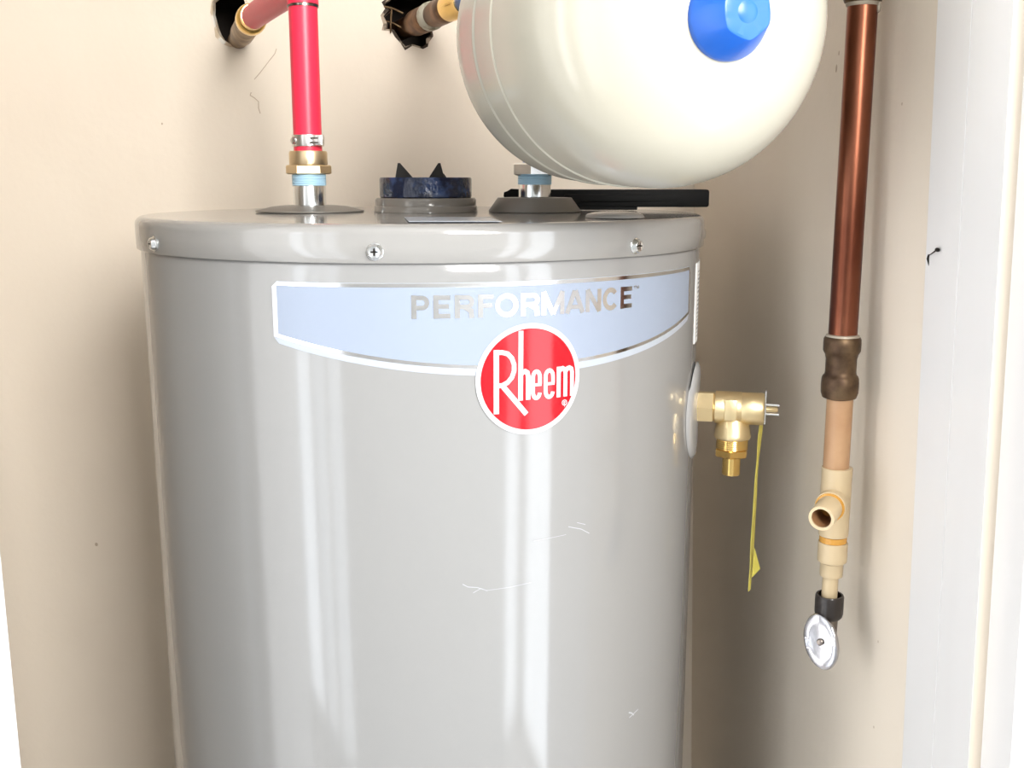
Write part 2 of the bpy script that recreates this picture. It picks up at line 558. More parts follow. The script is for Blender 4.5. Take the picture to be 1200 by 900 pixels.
def letter(bm, ch, s0, s1, z0, z1, wd, off):
    h = wd / 2
    l, r, b, t = s0 + h, s1 - h, z0 + h, z1 - h
    m = (z0 + z1) / 2
    if ch in 'PR':
        mm = m - (0.6 if ch == 'P' else 0.2)
        rb = (t - mm) / 2
        stroke(bm, [(l, z0), (l, z1)], wd, off)
        stroke(bm, [(s0 + h, t), (r - rb, t)] + arc(r - rb, (t + mm) / 2, rb, rb, 90, -90) + [(s0 + h, mm)], wd * 0.88, off)
        if ch == 'R':
            stroke(bm, [((s0 + s1) / 2 - 0.3, mm), (r - 0.6, m - 3.2), (r - 0.2, z0)], wd, off)
    elif ch in 'EF':
        stroke(bm, [(l, z0), (l, z1)], wd, off)
        stroke(bm, [(s0, t), (s1, t)], wd * 0.9, off)
        stroke(bm, [(s0, m + 0.3), (s1 - 1.0, m + 0.3)], wd * 0.88, off)
        if ch == 'E':
            stroke(bm, [(s0, b), (s1, b)], wd * 0.9, off)
    elif ch == 'O':
        stroke(bm, arc((s0 + s1) / 2, m, (r - l) / 2, (t - b) / 2 + 0.3, 0, 360, 40), wd, off, closed=True)
    elif ch == 'C':
        stroke(bm, arc((s0 + s1) / 2, m, (r - l) / 2, (t - b) / 2 + 0.3, 38, 322, 36), wd, off)
    elif ch == 'M':
        stroke(bm, [(l, z0), (l, z1)], wd * 0.95, off)
        stroke(bm, [(r, z0), (r, z1)], wd * 0.95, off)
        stroke(bm, [(l - 0.2, z1), ((s0 + s1) / 2, z0 + 0.4)], wd, off)
        stroke(bm, [(r + 0.2, z1), ((s0 + s1) / 2, z0 + 0.4)], wd, off)
    elif ch == 'A':
        stroke(bm, [(l - 0.2, z0), ((s0 + s1) / 2 - 0.3, z1)], wd, off)
        stroke(bm, [(r + 0.2, z0), ((s0 + s1) / 2 + 0.3, z1)], wd, off)
        stroke(bm, [(l + 2, z0 + 4.6), (r - 2, z0 + 4.6)], wd * 0.8, off)
    elif ch == 'N':
        stroke(bm, [(l, z0), (l, z1)], wd, off)
        stroke(bm, [(r, z0), (r, z1)], wd, off)
        stroke(bm, [(l - 0.1, z1), (r + 0.1, z0)], wd, off)
    elif ch == 'T':
        stroke(bm, [(s0, t), (s1, t)], wd, off)
        stroke(bm, [((s0 + s1) / 2, z0), ((s0 + s1) / 2, z1)], wd, off)


for ch, a, b in (('P', 9.4, 22.4), ('E', 25.0, 37.0), ('R', 40.2, 54.4), ('F', 57.0, 68.4), ('O', 69.4, 87.0), ('R', 89.0, 103.8), ('M', 105.2, 124.2),
                 ('A', 124.8, 142.0), ('N', 143.0, 157.8), ('C', 159.4, 175.2), ('E', 177.8, 190.6)):
    bm = bmesh.new()
    letter(bm, ch, a, b, -67.2, -50.4, 3.7, 0.0009)
    link('letter', bm, M['silver'], label, angle=30)
bm = bmesh.new()
letter(bm, 'T', 192.6, 195.2, -53.0, -50.4, 0.6, 0.0009)
letter(bm, 'M', 195.8, 199.0, -53.0, -50.4, 0.6, 0.0009)
link('letter', bm, M['silver'], label, angle=30)

# the round badge
BS, BZ = 96.3, -114.2


def disc(bm, cs, cz, rad, off, rings=8, n=72, skirt=0.0003):
    c = bm.verts.new(bend(cs, cz, off))
    prev = None
    for i in range(1, rings + 1):
        r = rad * i / rings
        ring = [bm.verts.new(bend(cs + r * math.cos(2 * PI * k / n), cz + r * math.sin(2 * PI * k / n), off)) for k in range(n)]
        for k in range(n):
            q = (k + 1) % n
            if prev is None:
                bm.faces.new((c, ring[k], ring[q]))
            else:
                bm.faces.new((prev[k], ring[k], ring[q], prev[q]))
        prev = ring
    ring = [bm.verts.new(bend(cs + rad * math.cos(2 * PI * k / n), cz + rad * math.sin(2 * PI * k / n), off - skirt)) for k in range(n)]
    for k in range(n):
        q = (k + 1) % n
        bm.faces.new((prev[k], ring[k], ring[q], prev[q]))


bm = bmesh.new()
disc(bm, BS, BZ, 41.6, 0.0012, skirt=0.0010)
badge = link('badge', bm, M['white_print'], heater, angle=30)
bm = bmesh.new()
disc(bm, BS, BZ, 37.9, 0.0014, skirt=0.0002)
link('red_disc', bm, M['red_print'], badge, angle=30)
O2 = 0.0016
bm = bmesh.new()                                # the tall capital
stroke(bm, [(70.1, -91.0), (70.0, -138.6)], 4.0, O2)
stroke(bm, [(68.2, -93.0), (74.5, -93.0), (78.6, -94.2), (81.8, -97.6), (83.5, -102.3), (83.5, -107.2), (81.7, -112.0), (78.6, -115.4), (74.6, -117.4), (71.0, -117.6)], 3.5, O2)
stroke(bm, [(73.6, -116.4), (93.2, -140.2)], 3.9, O2)
link('badge_letter', bm, M['white_print'], badge, angle=30)
bm = bmesh.new()                                # ascender letter
stroke(bm, [(88.8, -77.8), (88.5, -129.6)], 3.7, O2)
stroke(bm, [(88.6, -110.4), (90.2, -108.4), (92.0, -107.9), (93.8, -109.0), (94.5, -112.0), (94.5, -129.4)], 3.6, O2)
link('badge_letter', bm, M['white_print'], badge, angle=30)
for e0, e1 in ((96.7, 105.4), (106.9, 116.2)):
    bm = bmesh.new()
    c = (e0 + e1) / 2
    hw = (e1 - e0) / 2 - 1.6
    stroke(bm, [(c + hw + 0.1, -118.2)] + arc(c, -113.0, hw, 4.4, 0, 180, 14) + arc(c, -124.0, hw, 4.6, 180, 350, 14), 3.1, O2)
    stroke(bm, [(c - hw, -118.6), (c + hw + 1.4, -118.6)], 2.2, O2)
    link('badge_letter', bm, M['white_print'], badge, angle=30)
bm = bmesh.new()
stroke(bm, [(119.4, -106.4), (119.4, -129.6)], 3.4, O2)
for c in (125.2, 131.0):
    stroke(bm, [(c - 5.2, -110.0), (c - 4.0, -108.2), (c - 2.4, -107.8), (c - 0.7, -108.8), (c, -111.4), (c, -129.5)], 3.3, O2)
link('badge_letter', bm, M['white_print'], badge, angle=30)
bm = bmesh.new()
stroke(bm, arc(124.6, -134.2, 2.0, 2.0, 0, 360, 20), 0.6, O2, closed=True)
letter(bm, 'R', 123.8, 125.5, -135.3, -133.1, 0.5, O2)
link('badge_letter', bm, M['white_print'], badge, angle=30)

# barcode sticker round the right side
bar_label = sheet('barcode_sticker', 319, 398, cst(-41.5), cst(-112.5), 0.0006, M['paper'], heater, ns=24)
bm = bmesh.new()
z = -49.0
while z > -109:
    h = random.choice((0.9, 1.4, 1.9, 2.3))
    g = []
    for i in range(13):
        s = 328 + 62 * i / 12
        g.append((bm.verts.new(bend(s, z, 0.0008)), bm.verts.new(bend(s, z - h, 0.0008))))
    for (a, b), (c, d) in zip(g, g[1:]):
        bm.faces.new((a, c, d, b))
    z -= h + random.choice((1.6, 2.2, 2.8))
link('barcode', bm, M['ink'], bar_label, angle=30)

# relief valve escutcheon: a thin milky disc that follows the skin, its rim lifting off
bm = bmesh.new()
n = 56
prev = None
for i, (rr, of) in enumerate(((9, 0.0042), (22, 0.0042), (33, 0.0040), (40, 0.0034), (43.5, 0.0016), (44.5, 0.0002))):
    ring = [bm.verts.new(bend(337 + rr * 0.95 * math.cos(2 * PI * k / n), -176 + rr * math.sin(2 * PI * k / n), of + (0.0010 if math.sin(2 * PI * k / n) > 0.6 and i > 1 else 0))) for k in range(n)]
    if prev:
        for k in range(n):
            q = (k + 1) % n
            bm.faces.new((prev[k], ring[k], ring[q], prev[q]))
    prev = ring
link('escutcheon', bm, M['clear'], heater)

# wrinkles in the body's clear film, their highlights painted as pale strokes
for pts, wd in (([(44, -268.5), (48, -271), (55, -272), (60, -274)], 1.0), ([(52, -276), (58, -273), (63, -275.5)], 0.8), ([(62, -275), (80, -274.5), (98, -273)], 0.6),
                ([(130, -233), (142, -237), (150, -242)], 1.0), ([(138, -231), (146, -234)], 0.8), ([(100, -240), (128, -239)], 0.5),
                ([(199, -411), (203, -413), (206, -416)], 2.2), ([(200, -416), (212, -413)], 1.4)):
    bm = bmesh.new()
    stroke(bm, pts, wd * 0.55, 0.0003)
    link('painted_glint', bm, M['painted_glint'], heater, angle=30)

# plastic collars round the nipples and the flue
link('pipe_collar', L([(0.0500, 0.0002), (0.0500, 0.0012), (0.0350, 0.0048), (0.0250, 0.0058), (0.0155, 0.0060), (0.0155, 0.0002)], (-0.1890, CY, 0.0008), n=64), M['collar'], heater)
link('pipe_collar', L([(0.0430, 0.0002), (0.0430, 0.0014), (0.0345, 0.0130), (0.0155, 0.0132), (0.0155, 0.0002)], (0.0212, CY, 0.0008), n=64), M['collar'], heater)
link('flue_collar', L([(0.0485, 0), (0.0478, 0.0050), (0.0470, 0.0058), (0.0470, 0.0110), (0.0455, 0.0128), (0.040, 0.0132), (0.040, 0.0)], (-0.0805, CY, 0.0008), n=72), M['flue'], heater)

link('port_plug', L([(0.0240, 0.0), (0.0236, 0.0016), (0.0220, 0.0030), (0.0160, 0.0044), (0.0080, 0.0050), (0.0, 0.0052)], (0.083, 0.862, 0.0002), n=48), M['lid'], heater)
bm = bmesh.new()
tp = [(-0.0860, 0.850), (-0.0175, 0.850), (-0.0070, 0.765), (-0.0740, 0.765)]
lo_, hi_ = [bm.verts.new((x, y, 0.0004)) for x, y in tp], [bm.verts.new((x, y, 0.0011 if y > 0.8 else 0.0008)) for x, y in tp]
bm.faces.new(hi_)
for q in range(4):
    bm.faces.new((lo_[q], lo_[(q + 1) % 4], hi_[(q + 1) % 4], hi_[q]))
link('top_sticker', bm, M['pale'], heater, smooth=False)

# ------------------------------------------------------------------ flue cover
flue = thing('flue_cover', 'round navy blue plastic cover with pointed teeth in middle of heater top', 'cover', (-0.0805, CY, 0.0140))
link('rim', L([(0.0420, 0.0000), (0.0428, 0.0008), (0.0428, 0.0168), (0.0420, 0.0182), (0.0405, 0.0182), (0.0400, 0.0120), (0.0, 0.0120)], (-0.0805, CY, 0.0140), n=72), M['navy'], flue)
for k, (x, y, lean, wd) in enumerate(((-0.0970, 0.985, -0.0068, 0.0112), (-0.0705, 0.985, 0.0038, 0.0098), (-0.098, 1.02, -0.002, 0.010), (-0.068, 1.02, 0.002, 0.010))):
    bm = bmesh.new()
    z0, z1 = 0.0260, (0.0452 if y < 1 else 0.036)
    pr = [(x - wd, y, z0), (x + wd, y, z0), (x + lean + 0.001, y + 0.002, z1), (x + lean - 0.001, y + 0.002, z1)]
    f = [bm.verts.new(p) for p in pr]
    g = [bm.verts.new((p[0], p[1] + 0.003, p[2])) for p in pr]
    bm.faces.new(f)
    bm.faces.new(g[::-1])
    for q in range(4):
        bm.faces.new((f[q], f[(q + 1) % 4], g[(q + 1) % 4], g[q]))
    link('tooth', bm, M['tooth'], flue, smooth=False)

# ------------------------------------------------------------------ hot pipe
HX, HZ = -0.1890, 0.1985
hot = thing('hot_water_pipe', 'bright red hot water tube with brass fittings rising from left of heater top into wall', 'pipe', (HX, CY, 0.0068))


def threads(r, z0, z1, k):
    pr = [(r * 0.9, z0)]
    for i in range(k):
        a = z0 + (z1 - z0) * i / k
        pr += [(r, a + (z1 - z0) / k * 0.25), (r * 0.975, a + (z1 - z0) / k * 0.75)]
    return pr + [(r * 0.9, z1)]


def nipple(root, x, z0, ztape0, ztape1):
    link('nipple', L([(0.0136, z0), (0.0150, z0 + 0.0006), (0.0150, ztape0), (0.0144, ztape0 + 0.001), (0.0144, ztape1)], (x, CY, 0), n=40), M['zinc'], root)
    link('thread_tape', L(threads(0.0158, ztape0 - 0.0005, ztape1, 5), (x, CY, 0), n=40), M['tape'], root)


nipple(hot, HX, 0.0050, 0.0250, 0.0352)
adapter = link('brass_adapter', hexlathe([(0.0186, 0.0350), (0.0208, 0.0360), (0.0208, 0.0425), (0.0196, 0.0436)], (HX, CY, 0), spin=0.35), M['brass2'], hot, smooth=False)
link('collar', L([(0.0172, 0.0434), (0.0176, 0.0442), (0.0176, 0.0545), (0.0168, 0.0562), (0.0120, 0.0562)], (HX, CY, 0), n=40), M['brass2'], adapter)
link('red_tube', tube(bmesh.new(), [(HX, CY, 0.0540), (HX, CY, 0.10), (HX, CY, 0.15), (HX, CY, HZ - 0.013)], 0.0130, 32), M['pex'], hot)
clamp = link('hose_clamp', L([(0.0131, 0.0600), (0.0143, 0.0602), (0.0146, 0.0612), (0.0146, 0.0698), (0.0143, 0.0706), (0.0131, 0.0708)], (HX, CY, 0), n=40), M['steel'], hot)
bm = B((HX + 0.0085, CY - 0.0150, 0.0605), (HX + 0.0165, CY - 0.0060, 0.0705), bev=0.0014)
link('clamp_ear', bm, M['steel'], clamp)
bm = bmesh.new()
for dz in (0.0633, 0.0675):
    box(bm, (HX + 0.0045, CY - 0.0153, dz - 0.0008), (HX + 0.0125, CY - 0.0138, dz + 0.0008))
link('clamp_tab', bm, M['darkchrome'], clamp, smooth=False)
link('clamp_rivet', L([(0.0035, 0), (0.0035, 0.002), (0.002, 0.003), (0, 0.003)], (HX - 0.0105, CY - 0.0095, 0.0655), (-0.74, -0.67, 0), n=16), M['steel'], clamp)
link('elbow', tube(bmesh.new(), bend_path((HX, CY, HZ - 0.0140), (HX, CY, HZ + 0.004), (HX - 0.0112, CY + 0.0217, HZ + 0.004)), 0.0142, 32), M['pex'], hot)
link('joint_ring', L([(0.0131, -0.0015), (0.0140, -0.0015), (0.0140, 0.0008), (0.0131, 0.0008)], (HX, CY, HZ - 0.0140), n=32), M['darkchrome'], hot)
pA = V((HX - 0.0112, CY + 0.0217, HZ + 0.004))
hA, hB = V((-0.3430, 1.375, 0.2010)), V((-0.2800, 1.195, 0.2040))
hd = (hB - hA).normalized()
link('red_tube', tube(bmesh.new(), [pA, (pA + hB) / 2, hB - hd * 0.01], 0.0130, 32), M['pex'], hot)
ln = (hB - hA).length
link('copper_stub', L([(0.0118, -0.05), (0.0118, ln * 0.30), (0.0136, ln * 0.30), (0.0140, ln * 0.32), (0.0140, ln * 0.62), (0.0128, ln * 0.66), (0.0128, ln * 0.84)], hA, hd, n=32), M['oldbrass'], hot)
link('brass_ring', L([(0.0130, ln * 0.80), (0.0158, ln * 0.815), (0.0166, ln * 0.84), (0.0166, ln * 0.90), (0.0150, ln * 0.925), (0.0135, ln * 0.93), (0.0135, ln * 0.98), (0.0128, ln)], hA, hd, n=32), M['gold'], hot)

# ------------------------------------------------------------------ cold pipe
KX = 0.0212
cold = thing('cold_water_pipe', 'cold supply pipe of tarnished copper from the jagged wall hole to right nipple', 'pipe', (KX, CY, 0.0140))
nipple(cold, KX, 0.0138, 0.0260, 0.0345)
link('white_nut', hexlathe([(0.0180, 0.0340), (0.0205, 0.0352), (0.0205, 0.0440), (0.0180, 0.0455)], (KX, CY, 0), spin=0.2), M['zinc'], cold, smooth=False)
link('riser', tube(bmesh.new(), [(KX, CY, 0.045), (KX, CY, 0.12), (KX, CY, 0.195)], 0.0112, 24), M['bluepex'], cold)
link('tee', L([(0.0150, 0.10), (0.0165, 0.104), (0.0165, 0.128), (0.0150, 0.132)], (KX, CY, 0), n=28), M['brass'], cold)
cA, cB = V((-0.1310, 1.375, 0.2170)), V((-0.0505, 1.190, 0.2190))
cd = (cB - cA).normalized()
ln = (cB - cA).length
link('copper_stub', L([(0.0125, -0.05), (0.0125, ln * 0.16), (0.0150, ln * 0.17), (0.0155, ln * 0.19), (0.0155, ln * 0.44), (0.0135, ln * 0.46), (0.0135, ln * 0.55), (0.0150, ln * 0.56), (0.0150, ln * 0.76), (0.0132, ln * 0.78)], cA, cd, n=32), M['darkcopper'], cold)
link('solder_smear', L([(0.0150, ln * 0.41), (0.0163, ln * 0.425), (0.0163, ln * 0.475), (0.0140, ln * 0.50)], cA, cd, n=18), M['verdigris'], cold)
link('brass_ring', L([(0.0134, ln * 0.76), (0.0152, ln * 0.77), (0.0152, ln * 0.92), (0.0140, ln * 0.94), (0.0140, ln * 1.0)], cA, cd, n=32), M['gold'], cold)
link('blue_tube', tube(bmesh.new(), [cB - cd * 0.012, cB + cd * 0.06] + bend_path(cB + cd * 0.10, (KX, CY, 0.212), (KX, CY, 0.185)), 0.0128, 24), M['bluepex'], cold)
bm = bmesh.new()
for a, b, r in (((-0.1559, 1.3600, 0.2225), (-0.1360, 1.3580, 0.2141), 0.0009), ((-0.1569, 1.3590, 0.2392), (-0.1339, 1.3580, 0.2309), 0.0012), ((-0.1496, 1.3580, 0.2078), (-0.1475, 1.3570, 0.2371), 0.0010)):
    tube(bm, [a, (V(a) + V(b)) / 2 + V((0, -0.003, 0.001)), b], r, 6)
link('lath_wire', bm, M['oldbrass'], wall_back)

# ------------------------------------------------------------------ expansion tank
phi, tl = 0.3194, -0.0359
ax = V((math.sin(phi) * math.cos(tl), -math.cos(phi) * math.cos(tl), math.sin(tl)))
sx = V((math.cos(phi), math.sin(phi), 0))
ux = ax.cross(sx)
if ux.z < 0:
    ux = -ux
E0 = V((0.0934, 0.6976, 0.1262))
ER, EC, EL, EC2, EN = 0.1016, 0.0889, 0.1027, 0.0719, 2.32
exp_tank = thing('expansion_tank', 'cream enamelled expansion tank with blue cap hanging above right of heater top', 'expansion tank', tuple(E0))
prof = []
for k in range(21):
    a = PI / 2 * k / 20
    prof.append((ER * math.cos(PI / 2 - a) ** (2 / EN) if k else 0.0, -EL - EC2 * math.sin(PI / 2 - a) ** (2 / EN)))
for h in (-0.0755, -0.0735, -0.0715, -0.036, -0.034, -0.032):
    prof.append((ER, h))
for k in range(0, 25):
    a = PI / 2 * k / 24
    prof.append((ER * max(math.cos(a), 0) ** (2 / EN) if k < 24 else 0.0, EC * math.sin(a) ** (2 / EN)))
link('shell', L(prof, E0, n=120, fr=(ax, sx, ux)), M['cream'], exp_tank, angle=60)
for h, hw, hh in ((-0.0735, 0.0034, 0.0011), (-0.0336, 0.0018, 0.0010)):
    link('weld_bead', L([(ER - 0.001, h - hw), (ER + hh * 0.6, h - hw * 0.6), (ER + hh, h), (ER + hh * 0.6, h + hw * 0.6), (ER - 0.001, h + hw)], E0, n=120, fr=(ax, sx, ux), cap=False), M['cream' if hw > 0.003 else 'cream_line'], exp_tank)
# valve cap: round foot, six sided top
CAPO = E0 - sx * 0.001 - ux * 0.0035
bm = bmesh.new()
rows = []
N = 48
for r, h, hexed in ((0.0245, -0.003, 0), (0.0245, 0.0012, 0), (0.0238, 0.0030, 0.02), (0.0150, 0.0200, 0.55), (0.0143, 0.0208, 0.6), (0.0130, 0.0212, 0.5)):
    row = []
    for k in range(N):
        t = 2 * PI * k / N
        q = (t + 0.35) % (PI / 3) - PI / 6
        hr = math.cos(PI / 6) / math.cos(q) * 1.07
        rr = r * (1 + (hr - 1) * hexed)
        row.append(bm.verts.new(CAPO + ax * (EC + h - 0.0005) + (sx * math.cos(t) + ux * math.sin(t)) * rr))
    rows.append(row)
for A, Bq in zip(rows, rows[1:]):
    for k in range(N):
        q = (k + 1) % N
        bm.faces.new((A[k], Bq[k], Bq[q], A[q]))
prev = rows[-1]
for r, h in ((0.0060, 0.0208), (0.0038, 0.0216)):
    row = [bm.verts.new(CAPO + ax * (EC + h - 0.0005) + (sx * math.cos(2 * PI * k / N) + ux * math.sin(2 * PI * k / N)) * r) for k in range(N)]
    for k in range(N):
        q = (k + 1) % N
        bm.faces.new((prev[k], row[k], row[q], prev[q]))
    prev = row
bm.faces.new(prev)
link('valve_cap', bm, M['bluecap'], exp_tank, angle=22)
rear = E0 - ax * (EL + EC2 - 0.003)
link('tank_nipple', tube(bmesh.new(), [rear, rear - ax * 0.03] + bend_path(rear - ax * 0.06, rear - ax * 0.11, (KX - 0.004, CY - 0.004, 0.118)), 0.0115, 20), M['brass'], cold)

# ------------------------------------------------------------------ black bar on the heater top
bar = thing('plastic_bar', 'long black plastic bar lying across back of heater top behind right nipple', 'bar', (0.09, 1.075, 0.0025))
bm = B((0.018, 1.062, 0.0035), (0.1955, 1.092, 0.0206), bev=0.0022)
for v in bm.verts:
    v.co.y += (v.co.x - 0.1) * -0.03
link('strip', bm, M['black'], bar)
bm = B((0.052, 1.0600, 0.0085), (0.185, 1.0636, 0.0160), bev=0.0012)
link('face_rib', bm, M['black'], bar)
bm = bmesh.new()
tail = [(0.018, 0.0205), (-0.001, 0.0212), (-0.0045, 0.0190), (-0.0080, 0.0178), (-0.0085, 0.0140), (-0.0065, 0.0120), (0.018, 0.0105)]
f = [bm.verts.new((x, 1.066, z)) for x, z in tail]
g = [bm.verts.new((x, 1.086, z)) for x, z in tail]
bm.faces.new(f)
bm.faces.new(g[::-1])
for q in range(len(f)):
    p = (q + 1) % len(f)
    bm.faces.new((f[q], f[p], g[p], g[q]))
link('torn_end', bm, M['black'], bar, smooth=False)
link('foot', B((0.055, 1.064, 0.0006), (0.125, 1.088, 0.0040), bev=0.001), M['black'], bar)

# ------------------------------------------------------------------ relief valve
az = 338 / 254
ra = V((math.sin(az), -math.cos(az), 0))
RO = V((CX, CY, -0.1722)) + ra * (R + 0.001)
valve = thing('relief_valve', 'brass temperature relief valve with dangling yellow tag on heater right side', 'valve', tuple(RO))
rs, ru = V((-ra.y, ra.x, 0)), V((0, 0, 1))
rfr = (ra, rs, ru)
hexn = hexlathe([(0.0120, -0.002), (0.0148, 0.0), (0.0148, 0.0165), (0.0125, 0.0178)], RO, ra, spin=0.1)
link('inlet_nut', hexn, M['brass'], valve, smooth=False)
vb = link('valve_body', L([(0.0125, 0.0165), (0.0138, 0.0178), (0.0148, 0.0186), (0.0148, 0.0415), (0.0144, 0.0420), (0.0146, 0.0426), (0.0146, 0.0600), (0.0136, 0.0615), (0.0, 0.0615)], RO, fr=rfr, n=44), M['brass'], valve)
oc = RO + ra * 0.0345
zz = RO.z
zo = zz + 0.003
link('outlet', L([(0.0080, zo - 0.004), (0.0085, zo - 0.0065), (0.0135, zo - 0.0150), (0.0152, zo - 0.0205), (0.0160, zo - 0.0265), (0.0166, zo - 0.0285), (0.0160, zo - 0.0305), (0.0135, zo - 0.0315)][::-1],
                 (oc.x, oc.y, 0), n=40), M['brass'], valve)
link('outlet_thread', L(threads(0.0144, zo - 0.0405, zo - 0.0310, 5), (oc.x, oc.y, 0), n=36), M['gold'], valve)
link('outlet_nut', hexlathe([(0.0140, zo - 0.0478), (0.0158, zo - 0.0466), (0.0158, zo - 0.0410), (0.0140, zo - 0.0400)], (oc.x, oc.y, 0), spin=0.3), M['gold'], valve, smooth=False)
link('outlet_tube', L([(0.0060, zo - 0.058), (0.0060, zo - 0.0650), (0.0080, zo - 0.0650), (0.0082, zo - 0.0640), (0.0082, zo - 0.0470)], (oc.x, oc.y, 0), n=32, cap=False), M['gold'], valve)
# cast pad on the body's face
pd = -rs if (-rs).y < 0 else rs
bm = bmesh.new()
box(bm, (-0.0055, -0.0012, -0.0095), (0.0055, 0.0012, 0.0095), bev=0.0008)
mt = Matrix.Translation(RO + ra * 0.0325 + pd * 0.0142 + V((0, 0, 0.0005))) @ Matrix(((ra.x, pd.x, 0), (ra.y, pd.y, 0), (0, 0, 1))).to_4x4()
bmesh.ops.transform(bm, matrix=mt, verts=bm.verts)
link('cast_pad', bm, M['brass'], vb)
bm = bmesh.new()
box(bm, (0.0618, -0.0070, -0.0125), (0.0632, 0.0070, 0.0180), bev=0.0004)
mt = Matrix.Translation(RO) @ Matrix(((ra.x, pd.x, 0), (ra.y, pd.y, 0), (0, 0, 1))).to_4x4()
bmesh.ops.transform(bm, matrix=mt, verts=bm.verts)
lever = link('lever', bm, M['zinc'], valve, smooth=False)
link('stem', L([(0.0024, 0.058), (0.0024, 0.0725), (0.0018, 0.0735)], RO, fr=rfr, n=16), M['brass'], valve)
for dz in (-0.0042, 0.0042):
    p = RO + V((0, 0, dz))
    link('pin', tube(bmesh.new(), [p + ra * 0.063, p + ra * 0.068, p + ra * 0.0745 + V((0, 0, -0.0002))], 0.0012, 10), M['zinc'], lever)


def ribbon(pts, wv, th=0.0003):
    bm = bmesh.new()
    rows = []
    for (p, wd) in pts:
        p = V(p)
        rows.append([bm.verts.new(p + wv * wd / 2), bm.verts.new(p - wv * wd / 2)])
    for a, b in zip(rows, rows[1:]):
        bm.faces.new((a[0], b[0], b[1], a[1]))
    return bm


wv = V((0.52, 0.85, 0)).normalized()
TY = 0.936
tagp = [((0.2279, TY, -0.1790), 0.006), ((0.2276, TY, -0.1850), 0.008), ((0.2272, TY, -0.1930), 0.010), ((0.2266, TY, -0.2020), 0.010), ((0.2258, TY, -0.2200), 0.005), ((0.2250, TY, -0.2400), 0.006),
        ((0.2250, TY, -0.2560), 0.008), ((0.2246, TY, -0.2800), 0.008), ((0.2243, TY, -0.3000), 0.010), ((0.2240, TY, -0.3250), 0.006), ((0.2234, TY, -0.3490), 0.006)]
tag = link('tag', ribbon(tagp, wv), M['yellow'], valve, smooth=False)
tag.modifiers.new('thick', 'SOLIDIFY').thickness = 0.0005
bm = bmesh.new()
vs = [bm.verts.new(p) for p in ((0.2248, TY - 0.004, -0.3050), (0.2320, TY - 0.001, -0.3270), (0.2238, TY - 0.004, -0.3345))]
bm.faces.new(vs)
fl = link('folded_corner', bm, M['yellow'], tag, smooth=False)
fl.modifiers.new('thick', 'SOLIDIFY').thickness = 0.0005

# ------------------------------------------------------------------ drop pipe on the right
PX, PY = 0.2535, 0.80
drop = thing('copper_drop_pipe', 'vertical aged copper pipe with ivory plastic tee on right wall beside heater', 'pipe', (PX, PY, 0))
link('copper_pipe', L([(0.0108, -0.0900), (0.0108, 0.04), (0.0108, 0.158), (0.0108, 0.175)], (PX, PY, 0), n=36), M['copper'], drop)
up = link('upper_coupling', L([(0.0112, 0.1550), (0.0130, 0.1562), (0.0136, 0.1580), (0.0136, 0.1760), (0.0125, 0.1790), (0.0125, 0.2000), (0.0136, 0.2030), (0.0136, 0.2180)], (PX, PY, 0), n=36), M['bronze'], drop)
link('solder_ring', L([(0.0109, 0.1530), (0.0117, 0.1538), (0.0121, 0.1562), (0.0110, 0.1568)], (PX, PY, 0), n=30), M['solder'], up)
link('solder_drip', L([(0.0, 0.1475), (0.0013, 0.1488), (0.0017, 0.1515), (0.0012, 0.1555)], (PX + 0.0095, PY - 0.0065, 0), n=10), M['solder'], up)
link('copper_pipe', L([(0.0108, 0.2150), (0.0108, 0.60), (0.0108, CEIL)], (PX, PY, 0), n=36), M['copper'], drop)
cp = link('coupling', L([(0.0100, -0.1365), (0.0128, -0.1352), (0.0140, -0.1315), (0.0142, -0.1260), (0.0139, -0.1205), (0.0132, -0.1185), (0.0119, -0.1172), (0.0116, -0.1150), (0.0116, -0.1050), (0.0120, -0.1035),
                         (0.0124, -0.1015), (0.0134, -0.1000), (0.0140, -0.0985), (0.0141, -0.0930), (0.0139, -0.0895), (0.0130, -0.0880), (0.0108, -0.0876)], (PX, PY, 0), n=40), M['bronze'], drop)
link('solder_ring', L([(0.0107, -0.0888), (0.0128, -0.0884), (0.0124, -0.0866), (0.0107, -0.0860)], (PX, PY, 0), n=36), M['solder'], cp)
link('tan_pipe', L([(0.0100, -0.2000), (0.0100, -0.1355)], (PX + 0.0008, PY, 0), n=36), M['tan_pipe'], drop)
PX2 = 0.2556
tee = link('plastic_tee', L([(0.0100, -0.2475), (0.0114, -0.2470), (0.0116, -0.2440), (0.0116, -0.2330), (0.0118, -0.2110), (0.0118, -0.2070), (0.0116, -0.2040), (0.0119, -0.1925), (0.0117, -0.1915), (0.0101, -0.1912)],
                            (PX2 - 0.0002, PY, 0), n=40), M['ivory'], drop)
bd = V((-0.50, -0.86, -0.07)).normalized()
bo = V((PX2, PY, -0.2180))
link('branch', L([(0.0115, 0.002), (0.0120, 0.010), (0.0120, 0.0175), (0.0108, 0.0182), (0.0100, 0.0182)], bo, bd, n=36), M['ivory'], tee)
link('cement_ring', L([(0.0103, 0.0175), (0.0113, 0.0178), (0.0112, 0.0192), (0.0098, 0.0194)], bo, bd, n=36), M['primer'], tee)
link('branch_stub', L([(0.0074, 0.020), (0.0074, 0.0440), (0.0096, 0.0440), (0.0098, 0.0430), (0.0098, 0.0150)], bo, bd, n=36, cap=False), M['ivory'], tee)
link('branch_bore', L([(0.0073, 0.0425), (0.0072, 0.012), (0.0, 0.012)], bo, bd, n=28, cap=False), M['bore'], tee)
link('cement_band', L([(0.0098, -0.2475), (0.0106, -0.2478), (0.0106, -0.2522), (0.0098, -0.2530)], (PX2 - 0.0001, PY, 0), n=36), M['primer'], drop)
